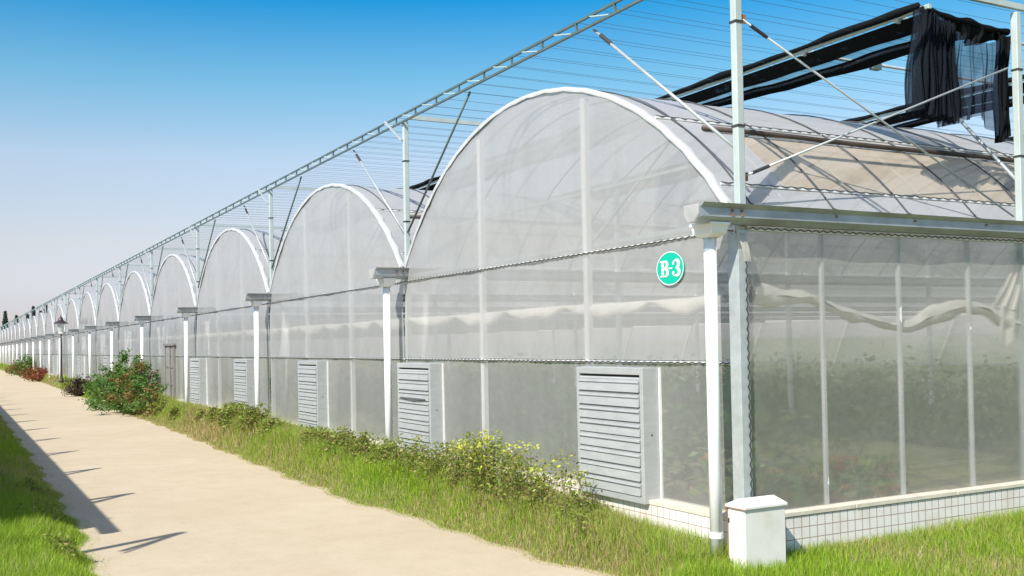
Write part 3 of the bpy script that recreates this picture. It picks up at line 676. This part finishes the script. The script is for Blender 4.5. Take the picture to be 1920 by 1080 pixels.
# ------------------------------------------------------------------ sign B-3
sg = thing('round_sign', 'round green sign with white B-3 lettering on the front film', 'sign', (-.965, -.020, 2.962)); sg.scale = (.93, 1, .93)
EXR, EZR = .245, .188
def disc(a, b2, y0, y1, n=64):
    m = MB(); m.prism([(a*math.cos(2*PI*i/n), b2*math.sin(2*PI*i/n)) for i in range(n)], y0, y1); return m
def ring(a, b2, tw, y, n=64):
    m = MB(); vs = []; fs = []
    for i in range(n):
        c_, s_ = math.cos(2*PI*i/n), math.sin(2*PI*i/n); vs += [(a*c_, y, b2*s_), ((a-tw)*c_, y, (b2-tw)*s_)]
    for i in range(n): j = (i+1) % n; fs.append((2*i, 2*i+1, 2*j+1, 2*j))
    return m.add(vs, fs)
disc(EXR, EZR, -.004, .0).build('plate', 'sign_green', sg)
ring(EXR-.004, EZR-.004, .010, -.0075).build('rim', 'sign_white', sg)
def stroke(m, pts, ws, y):                                # flat ribbon with varying width in x,z
    vs = []; fs = []; N = len(pts)
    for i, (px_, pz_) in enumerate(pts):
        q0 = pts[max(i-1, 0)]; q1 = pts[min(i+1, N-1)]; tx, tz = q1[0]-q0[0], q1[1]-q0[1]; ln = math.hypot(tx, tz) or 1
        nx, nz = -tz/ln, tx/ln; w_ = ws[i] if isinstance(ws, list) else ws
        vs += [(px_+nx*w_/2, y, pz_+nz*w_/2), (px_-nx*w_/2, y, pz_-nz*w_/2)]
    for i in range(N-1): fs.append((2*i, 2*i+1, 2*i+3, 2*i+2))
    m.add(vs, fs)
def rectf(m, x0, x1, z0, z1, y): m.add([(x0, y, z0), (x1, y, z0), (x1, y, z1), (x0, y, z1)], [(0, 1, 2, 3)])
def el(cx_, cz_, rx, rz, a0, a1, n=20): return [(cx_+rx*math.cos(math.radians(a0+(a1-a0)*i/n)), cz_+rz*math.sin(math.radians(a0+(a1-a0)*i/n))) for i in range(n+1)]
m = MB(); y = -.0075; H = .088
rectf(m, -.150, -.110, -H, H, y); rectf(m, -.178, -.098, -H, -H+.014, y-.0006); rectf(m, -.178, -.098, H-.014, H, y-.0006)
for cz_, rz, rx in ((.045, .037, .052), (-.043, .039, .060)):
    pts = el(-.098, cz_, rx, rz, 90, -90); ws = [.012+.030*math.sin(PI*i/20)**.8 for i in range(21)]; stroke(m, pts, ws, y-.0012)
rectf(m, -.110, -.094, H-.012, H, y-.0018); rectf(m, -.110, -.094, -.004, .010, y-.0018); rectf(m, -.110, -.094, -H, -H+.012, y-.0018)
m.build('letter', 'sign_white', sg)
m = MB(); rectf(m, -.026, .042, -.006, .008, y); m.build('hyphen', 'sign_white', sg)
m = MB()
pts = el(.105, .046, .050, .038, 165, -90, 26); ws = [.016+.030*math.sin(PI*max(0, i-7)/19)**.8 for i in range(27)]; stroke(m, pts, ws, y)
pts = el(.103, -.042, .060, .042, 90, -165, 26); ws = [.012+.034*math.sin(PI*min(19, i)/19)**.8 for i in range(27)]; stroke(m, pts, ws, y-.0008)
for cz_ in (.052, -.050): m.add([(.062+.017*math.cos(2*PI*i/16), y-.0014, cz_+.017*math.sin(2*PI*i/16)) for i in range(16)], [tuple(range(16))])
m.build('numeral', 'sign_white', sg)

# ------------------------------------------------------------------ cabinet at the corner
cb = thing('utility_cabinet', 'small white cabinet with a pitched lid at the corner of the tiled base', 'cabinet', (.33, -.11, .12))
MB().box(-.115, .115, -.235, .235, 0, .615).build('body', 'cabinet_paint', cb, bevel=.006)
m = MB(); e, ry = .133, .205
m.add([(-e, -.252, .615), (e, -.252, .615), (e, .252, .615), (-e, .252, .615), (-e, -.252, .64), (e, -.252, .64), (e, .252, .64), (-e, .252, .64), (0, -ry, .70), (0, ry, .70)],
      [(3,2,1,0), (0,1,5,4), (1,2,6,5), (2,3,7,6), (3,0,4,7), (4,5,8), (5,6,9,8), (6,7,9), (7,4,8,9)])
m.build('lid', 'cabinet_paint', cb, bevel=.005)
MB().box(-.10, .10, -.239, -.2355, .03, .60).build('door', 'cabinet_paint', cb)
MB().box(-.118, -.101, -.2385, -.2352, .02, .61).build('gap', 'rust', cb); 
for z in (.12, .48): MB().box(-.1, -.085, -.246, -.239, z, z+.04).build('hinge', 'dark_wire', cb)
MB().box(-.133, .133, -.2538, -.2522, .613, .622).build('rusty_edge', 'rust', cb)

# ------------------------------------------------------------------ street lamp
lp = thing('street_lamp', 'thin dark street lamp with a wide lantern cap on the verge', 'street lamp', (-58.6, -.70, .38))
lp.scale = (1, 1, .95)
MB().lathe([(.001, 0), (.12, 0), (.12, .12), (.07, .2), (.055, .6), (.045, 2.6), (.04, 3.02), (.001, 3.02)], 14).build('post', 'lamp_black', lp, True)
MB().lathe([(.04, 3.0), (.16, 3.05), (.17, 3.10), (.04, 3.12)], 16).build('collar', 'white_plastic', lp, True)
MB().lathe([(.12, 3.12), (.17, 3.3), (.21, 3.62), (.21, 3.68)], 16).build('lantern', 'lamp_glass', lp, True)
MB().lathe([(.42, 3.66), (.40, 3.69), (.20, 3.82), (.14, 3.9), (.12, 4.02), (.03, 4.08), (.02, 4.2), (.001, 4.22)], 18).build('cap', 'lamp_black', lp, True)

# ------------------------------------------------------------------ vegetation
def blades(name, P, H, W, T, label, seed=0, mat='grass_blade', lean=.55):
    r = np.random.default_rng(seed); n = len(P); a = r.uniform(0, 2*PI, n); b2 = a+r.normal(0, .6, n)+PI/2
    ld = np.stack([np.cos(a), np.sin(a), np.zeros(n)], 1); sd = np.stack([np.cos(b2), np.sin(b2), np.zeros(n)], 1)
    k1 = r.uniform(.03, .3, (n, 1))*lean; k2 = r.uniform(.2, 1.0, (n, 1))*lean; H = H[:, None]; W = W[:, None]; z = np.array([[0, 0, 1.]])
    m1 = P+z*H*.55+ld*H*k1; tp = P+z*H*(1-.25*k2)+ld*H*k2
    V = np.stack([P-sd*W/2, P+sd*W/2, m1-sd*W*.38, m1+sd*W*.38, tp], 1).reshape(-1, 3)
    b3 = np.arange(n)[:, None]*5
    Q = np.concatenate([b3+np.array([[0, 1, 3]]), b3+np.array([[0, 3, 2]]), b3+np.array([[2, 3, 4]])], 0)
    o = npmesh(name, V, Q, mat, np.repeat(T, 5, 0)); return tag(o, label, None, None, 'stuff')
GREEN = np.array([[.27, .43, .035], [.33, .48, .04], [.41, .52, .06], [.21, .35, .03]]); DRY = np.array([[.55, .43, .22], [.47, .36, .17], [.42, .40, .14], [.60, .50, .29]])
def gtint(x, y, seed, dry0):
    r = np.random.default_rng(seed); n = len(x); nz = snoise(x*1.1, y*2.2, 9)*.35 + snoise(x*.25, y*.6, 19)*.25
    isdry = r.uniform(0, 1, n) < np.clip(dry0+nz, .03, .9)
    c = np.where(isdry[:, None], DRY[r.integers(0, 4, n)], GREEN[r.integers(0, 4, n)]); return np.clip(c*r.uniform(.75, 1.25, (n, 1)), 0, .9)
def scatter(x0, x1, dens, yfun0, yfun1, seed, power=1.0):
    r = np.random.default_rng(seed); L = x1-x0; n = int(L*dens); x = x0+L*r.uniform(0, 1, n)**power; y0 = yfun0(x); y1 = yfun1(x); return x, y0+(y1-y0)*r.uniform(0, 1, n)
parts = []
# verge between road and greenhouse
for x0, x1, dens, hs_, ws_ in ((-6, .15, 9000, 1.0, 1.0), (-14, -6, 5500, 1.1, 1.2), (-30, -14, 3000, 1.4, 1.7), (-60, -30, 1100, 1.25, 2.8), (-120, -60, 420, 1.3, 5), (-185, -120, 200, 1.3, 8)):
    x, y = scatter(x0, x1, dens, lambda q: edge_r(q)-.06, lambda q: np.full_like(q, -.17), 1000+int(x0), 1)
    r = np.random.default_rng(int(-x0)+5); fr = np.clip((y-edge_r(x))/.45, 0, 1)
    h = (.06+.15*fr+.06*snoise(x*.9, y*2, 3)*fr)*r.uniform(.45, 1.25, len(x))*hs_; h = np.clip(h, .03, .5)
    parts.append((x, y, h, r.uniform(.0035, .0075, len(x))*ws_, gtint(x, y, 7+int(-x0), .60-.30*fr)))
x, y, h, w_, T = [np.concatenate([p[i] for p in parts]) for i in range(5)]
blades('verge_grass', np.stack([x, y, ground_z(x, y)-.01], 1), h, w_, T, 'mixed green and dry grass along the road verge', 1)
# lawn right of the greenhouse
n = 90000; r = np.random.default_rng(31); x = .17+r.uniform(0, 1, n)**1.1*2.3; y = r.uniform(-1.6, 6.5, n); ok = ~((x > .2) & (x < .46) & (y > -.36) & (y < .14)); x, y = x[ok], y[ok]
h = (.16+.05*snoise(x*2, y*2, 5))*r.uniform(.5, 1.3, len(x)); h = np.clip(h, .05, .4)
blades('lawn_grass', np.stack([x, y, ground_z(x, y)-.01], 1), h, r.uniform(.0035, .007, len(x)), gtint(x, y, 77, .06+.22*np.clip(-y, 0, 1)), 'bright green lawn grass beside the tiled base', 2)
# left verge
parts = []
for x0, x1, dens, ws_ in ((-10, -1.5, 9000, 1.0), (-20, -10, 4500, 1.3), (-45, -20, 1600, 2.2), (-90, -45, 300, 5)):
    x, y = scatter(x0, x1, dens, lambda q: edge_l(q)+.10, lambda q: np.full_like(q, -6.7), 2000+int(x0)); r = np.random.default_rng(int(-x0)+9)
    fr = np.clip((edge_l(x)-y)/.5, 0, 1); h = (.05+.19*fr+.05*snoise(x, y*2, 8)*fr)*r.uniform(.45, 1.3, len(x)); h = np.clip(h, .03, .45)
    parts.append((x, y, h, r.uniform(.0035, .0075, len(x))*ws_, gtint(x, y, 40+int(-x0), .30-.08*fr)))
x, y, h, w_, T = [np.concatenate([p[i] for p in parts]) for i in range(5)]
blades('roadside_grass', np.stack([x, y, ground_z(x, y)-.01], 1), h, w_, T, 'green grass along the left side of the road, partly in shade', 3)

YG = [(.26, .36, .06), (.34, .44, .07), (.20, .28, .05), (.40, .40, .10)]
def weed(loc, ht, wd, nst, label, seed, tip=None, brown=.2, leaf=.035):
    r = np.random.default_rng(seed); t = thing('weed_shrub', label, 'shrub', (0, 0, 0), 'leafy weeds along the greenhouse wall'); C = []; tt = []; ms = MB(); z0 = float(ground_z(np.array([loc[0]]), np.array([loc[1]]))[0])
    for i in range(nst):
        bx, by = loc[0]+r.normal(0, wd*.28), loc[1]+r.normal(0, .10); h = ht*r.uniform(.5, 1.0); dx, dy = r.normal(0, .13)*h, r.normal(-.02, .10)*h
        P = [(bx+dx*q*q, by+dy*q*q, z0+h*q) for q in (0, .35, .7, 1)]; ms.tube(P, [.004, .0035, .003, .0015], 4)
        k_ = int(44*h/.5)
        for j in range(k_):
            q = r.uniform(.12, 1.0)**.8; s_ = .11*(1.1-q*.75)*(.5+ht)
            C.append((bx+dx*q*q+r.normal(0, s_), by+dy*q*q+r.normal(0, s_), z0+h*q+r.normal(0, .02)))
            if tip is not None and q > .82 and i % 3 == 0: tt.append(np.array(tip)*r.uniform(.8, 1.2))
            elif r.uniform() < brown*(1.4-q): tt.append(np.array([.36, .26, .13])*r.uniform(.6, 1.3))
            else: tt.append(np.array(YG[r.integers(0, 4)])*r.uniform(.55, 1.2))
    C = np.array(C); V, Q = leaf_quads(C, leaf, .5, .2, seed+1, .6); npmesh('foliage', V, Q, 'leaf', np.repeat(np.array(tt), 4, 0), t); ms.build('branches', 'stem_green', t)
YT = (.66, .70, .10)
WEEDS = [(-1.55, -.72, .5, .22, 3, 'small leafy weed left of the nearest fan box foot', None), (-2.0, -.62, .85, .25, 6, 'upright weed with a yellow flower tip beside the nearest fan box', YT),
 (-2.75, -.62, .62, .5, 11, 'low thin weed between the fan box and the yellow tipped shrub', YT), (-3.3, -.66, .82, .6, 18, 'yellow flowering shrub, tallest of the clump by the near wall', YT),
 (-3.95, -.66, .80, .6, 20, 'yellow tipped shrub in the middle of the near clump', YT), (-4.6, -.64, .66, .6, 20, 'bushy green weed left of the yellow tipped shrubs', YT),
 (-5.3, -.7, .55, .6, 20, 'brownish green weed below the second fan box', None), (-6.1, -.7, .55, .6, 16, 'sparse weed in front of the second fan box louvres', None), (-7.1, -.72, .50, .6, 18, 'light green weed at the foot of the second downpipe', None),
 (-8.1, -.7, .5, .7, 20, 'weed just left of the second downpipe', None), (-9.2, -.72, .46, .7, 20, 'dense low weed right of the third fan box', None), (-10.4, -.72, .42, .7, 18, 'low weed in front of the third fan box', None),
 (-13.3, -.7, .42, .7, 12, 'weed clump left of the third fan box', None), (-14.8, -.72, .62, .9, 24, 'tall weed clump right of the third downpipe', None), (-16.4, -.74, .62, .9, 24, 'weed clump at the foot of the third downpipe', None),
 (-18.4, -.74, .42, .8, 9, 'yellowish weed clump before the fourth fan box', None), (-20.5, -.7, .36, .7, 7, 'weed clump below the fifth fan box', None), (-23.4, -.7, .36, .7, 7, 'weed clump at the fourth downpipe', None), (-26.4, -.66, .40, .7, 8, 'weed clump in front of the metal door', None)]
WEEDS += [(-4.4, -5.45, .34, .5, 9, 'weed on the left verge nearest the camera', None), (-6.6, -5.5, .36, .6, 9, 'weed on the left verge where the shade begins', None), (-9.6, -5.4, .34, .6, 9, 'shaded weed farther along the left verge', None)]
for i, (x, y, ht, wd, ns, lb, tip) in enumerate(WEEDS):
    far = 1+max(0, (-x-6)/14); weed((x, y), ht, wd, int(ns*1.5), lb, 300+i*3, tip, .24, .048*far)
def bush(loc, rad, ht, nl, label, seed, pal, leaf, red=None, cat='bush', flat=1.0, lobes=((0, 0, 1, 1, 0),)):
    r = np.random.default_rng(seed); t = thing('bush', label, cat, (loc[0], loc[1], float(ground_z(np.array([loc[0]]), np.array([loc[1]]))[0]))); ms = MB(); C = []; tt = []
    ncl = 150 if len(lobes) == 1 else 260; base = Vector((0, 0, 0))
    lw_ = np.array([l[2]**2*l[3] for l in lobes]); lw_ = lw_/lw_.sum()
    for i in range(ncl):
        lx, ly, lr, lh, lred = lobes[r.choice(len(lobes), p=lw_)]
        az = r.uniform(0, 2*PI); q = r.uniform(0, 1)**.4; el_ = r.uniform(.05, 1)*PI/2; rr = q*(1+.18*math.sin(az*3+seed)+.14*math.sin(az*5+el_*4))
        c = np.array([lx+math.cos(az)*math.cos(el_)*rad*lr*rr, ly+math.sin(az)*math.cos(el_)*rad*lr*rr*flat, ht*lh*(.10+.86*math.sin(el_)*rr)])
        if i % 3 == 0: ms.tube([(c[0]*.05, c[1]*.05, 0), (c[0]*.45, c[1]*.45, c[2]*.55), tuple(c)], [.02, .013, .004], 4)
        k_ = nl//ncl; sp_ = rad*.11
        o = r.normal(0, sp_, (k_, 3))*np.array([1, 1, .7]); o += np.outer(r.uniform(-1, 1, k_), np.array([c[0]*.4, c[1]*.4, .6*rad])/rad)*rad*.20
        C.append(c+o); u_ = r.uniform()
        isr = (u_ < lred) or (red is not None and red(c/np.array([rad, rad*flat, ht]), u_))
        cc = np.array(pal[1] if isr else pal[0])[r.integers(0, 4, k_)]*r.uniform(.6, 1.25, (k_, 1)); tt.append(cc)
    C = np.concatenate(C); tt = np.concatenate(tt); ok = (C[:, 2] > .02) & (C[:, 1] < -loc[1]-.1) ; C = C[ok]; tt = tt[ok]
    V, Q = leaf_quads(C, leaf, .42, .4, seed+2, .2); npmesh('foliage', V, Q, 'leaf', np.repeat(tt, 4, 0), t); ms.build('branches', 'bark', t)
GR = [(.08, .18, .035), (.12, .25, .05), (.17, .31, .07), (.24, .36, .12)]; RD = [(.28, .15, .055), (.22, .12, .05), (.32, .20, .07), (.20, .20, .055)]; PU = [(.10, .065, .06), (.13, .08, .065), (.08, .06, .05), (.12, .10, .05)]; RD2 = [(.36, .10, .06), (.30, .08, .05), (.40, .15, .07), (.22, .12, .05)]
bush((-31.6, -.92), .93, 2.02, 16500, 'large green bush with reddish brown shoots on its right, by the road', 501, (GR, RD), .125, None, lobes=((0, 0, 1.1, .94, .06), (-2.6, -.15, 1.0, .82, .05), (-4.4, -.22, .85, .55, .06), (.6, -.35, 1.0, .66, .14), (2.4, .12, .95, .72, .32), (4.2, .25, .7, .50, .38), (1.2, .2, .95, .86, .14)))
bush((-47.5, -.85), .75, .95, 2400, 'small dark purplish bush left of the large green bush', 502, (PU, PU), .11)
bush((-90, -.42), 1.5, 1.45, 3600, 'distant rounded green bush beyond the street lamp', 503, (GR, RD), .20, lambda c, u: c[0] > .2 and u < .6)
bush((-77, -.42), 1.35, .85, 2600, 'low bright red bush beside the street lamp foot', 504, (RD2, RD2), .18)
bush((-104, -.45), 1.3, .8, 1800, 'farthest low reddish bush on the verge', 505, (RD, RD2), .2, lambda c, u: u < .5)
# conifers beyond the far end
def conifer(loc, h, rad, label, seed):
    r = np.random.default_rng(seed); t = thing('conifer_tree', label, 'tree', (*loc, -.03), 'dark conifers beyond the far end'); n = 1500
    q = r.uniform(0, 1, n)**.75; zz = h*(.10+.90*q); lay = (.72+.35*np.abs(np.sin(q*26))); R = rad*(1.03-q)*lay*r.uniform(.25, 1, n)**.5; a = r.uniform(0, 2*PI, n)
    C = np.stack([R*np.cos(a), R*np.sin(a), zz-R*.25], 1); V, Q = leaf_quads(C, .75, .5, .5, seed+1, 0)
    npmesh('crown', V, Q, 'leaf', np.repeat(tints(n, [(.08, .11, .095), (.10, .135, .11), (.13, .16, .13)], [2, 2, 1], seed), 4, 0), t)  # crown greens paled towards grey: distance haze put into the colour
    MB().tube([(0, 0, 0), (0, 0, h*.93)], [h*.018, .04], 6).build('trunk', 'bark', t)
for i, (x, y, h, rd, lb) in enumerate([(-262, 5.0, 13.2, 2.2, 'leftmost and slenderest tall conifer at the far left skyline'), (-255, 7.0, 11.8, 1.9, 'shorter conifer just right of the leftmost one'), (-260, 9.6, 12.2, 2.0, 'conifer standing third from the left behind the truss'),
    (-262, 11.0, 14.4, 2.0, 'tall conifer fourth from the left behind the truss'), (-258, 12.3, 13.0, 1.8, 'conifer fifth from the left behind the truss wires'), (-263, 13.8, 14.9, 2.1, 'rightmost conifer behind the truss near the lamp top')]):
    conifer((x, y), h*.9, rd*.85, lb, 600+i*4)

# ------------------------------------------------------------------ neighbouring greenhouse on the left (its shadow falls on the road)
ng = thing('neighbour_greenhouse', 'long neighbouring greenhouse wall left of the road, its eave and brackets shading the verge', 'greenhouse', (0, 0, 0))
YN, HE = -8.2, 3.82
xn = -4.9
MB().box(-190, xn, YN-.1, YN, .05, HE).build('wall', 'opaque_sheet', ng)
MB().prism([(YN-8, HE-.05), (YN-4, HE+1.7), (YN-.05, HE-.02), (YN-4, HE+1.6)], 0, 1).build('roof', 'opaque_sheet', ng).matrix_local = Matrix(((0, xn+190, 0, -190), (1, 0, 0, 0), (0, 0, 1, 0), (0, 0, 0, 1)))
m = MB().box(-190, xn+.6, YN-.02, YN+.10, HE-.12, HE+.02); m.build('eave_gutter', 'gutter_metal', ng)
for i in range(44):
    x = -3.42-4.0*i; m = MB()
    zt_ = HE+.78
    m.bar((x, YN+.04, .05 if i == 0 else HE), (x, YN+.04, zt_), .10)
    m.bar((x+.38, YN+.04, HE-.1), (x+.01, YN+.04, zt_), .06); m.bar((x+.52, YN+.04, HE-.1), (x+.03, YN+.04, zt_-.02), .03)
    m.build('bracket', 'galvanised', ng)
    if i: MB().bar((x+2, YN+.04, HE), (x+2, YN+.04, HE+.13), .04).build('stub', 'galvanised', ng)
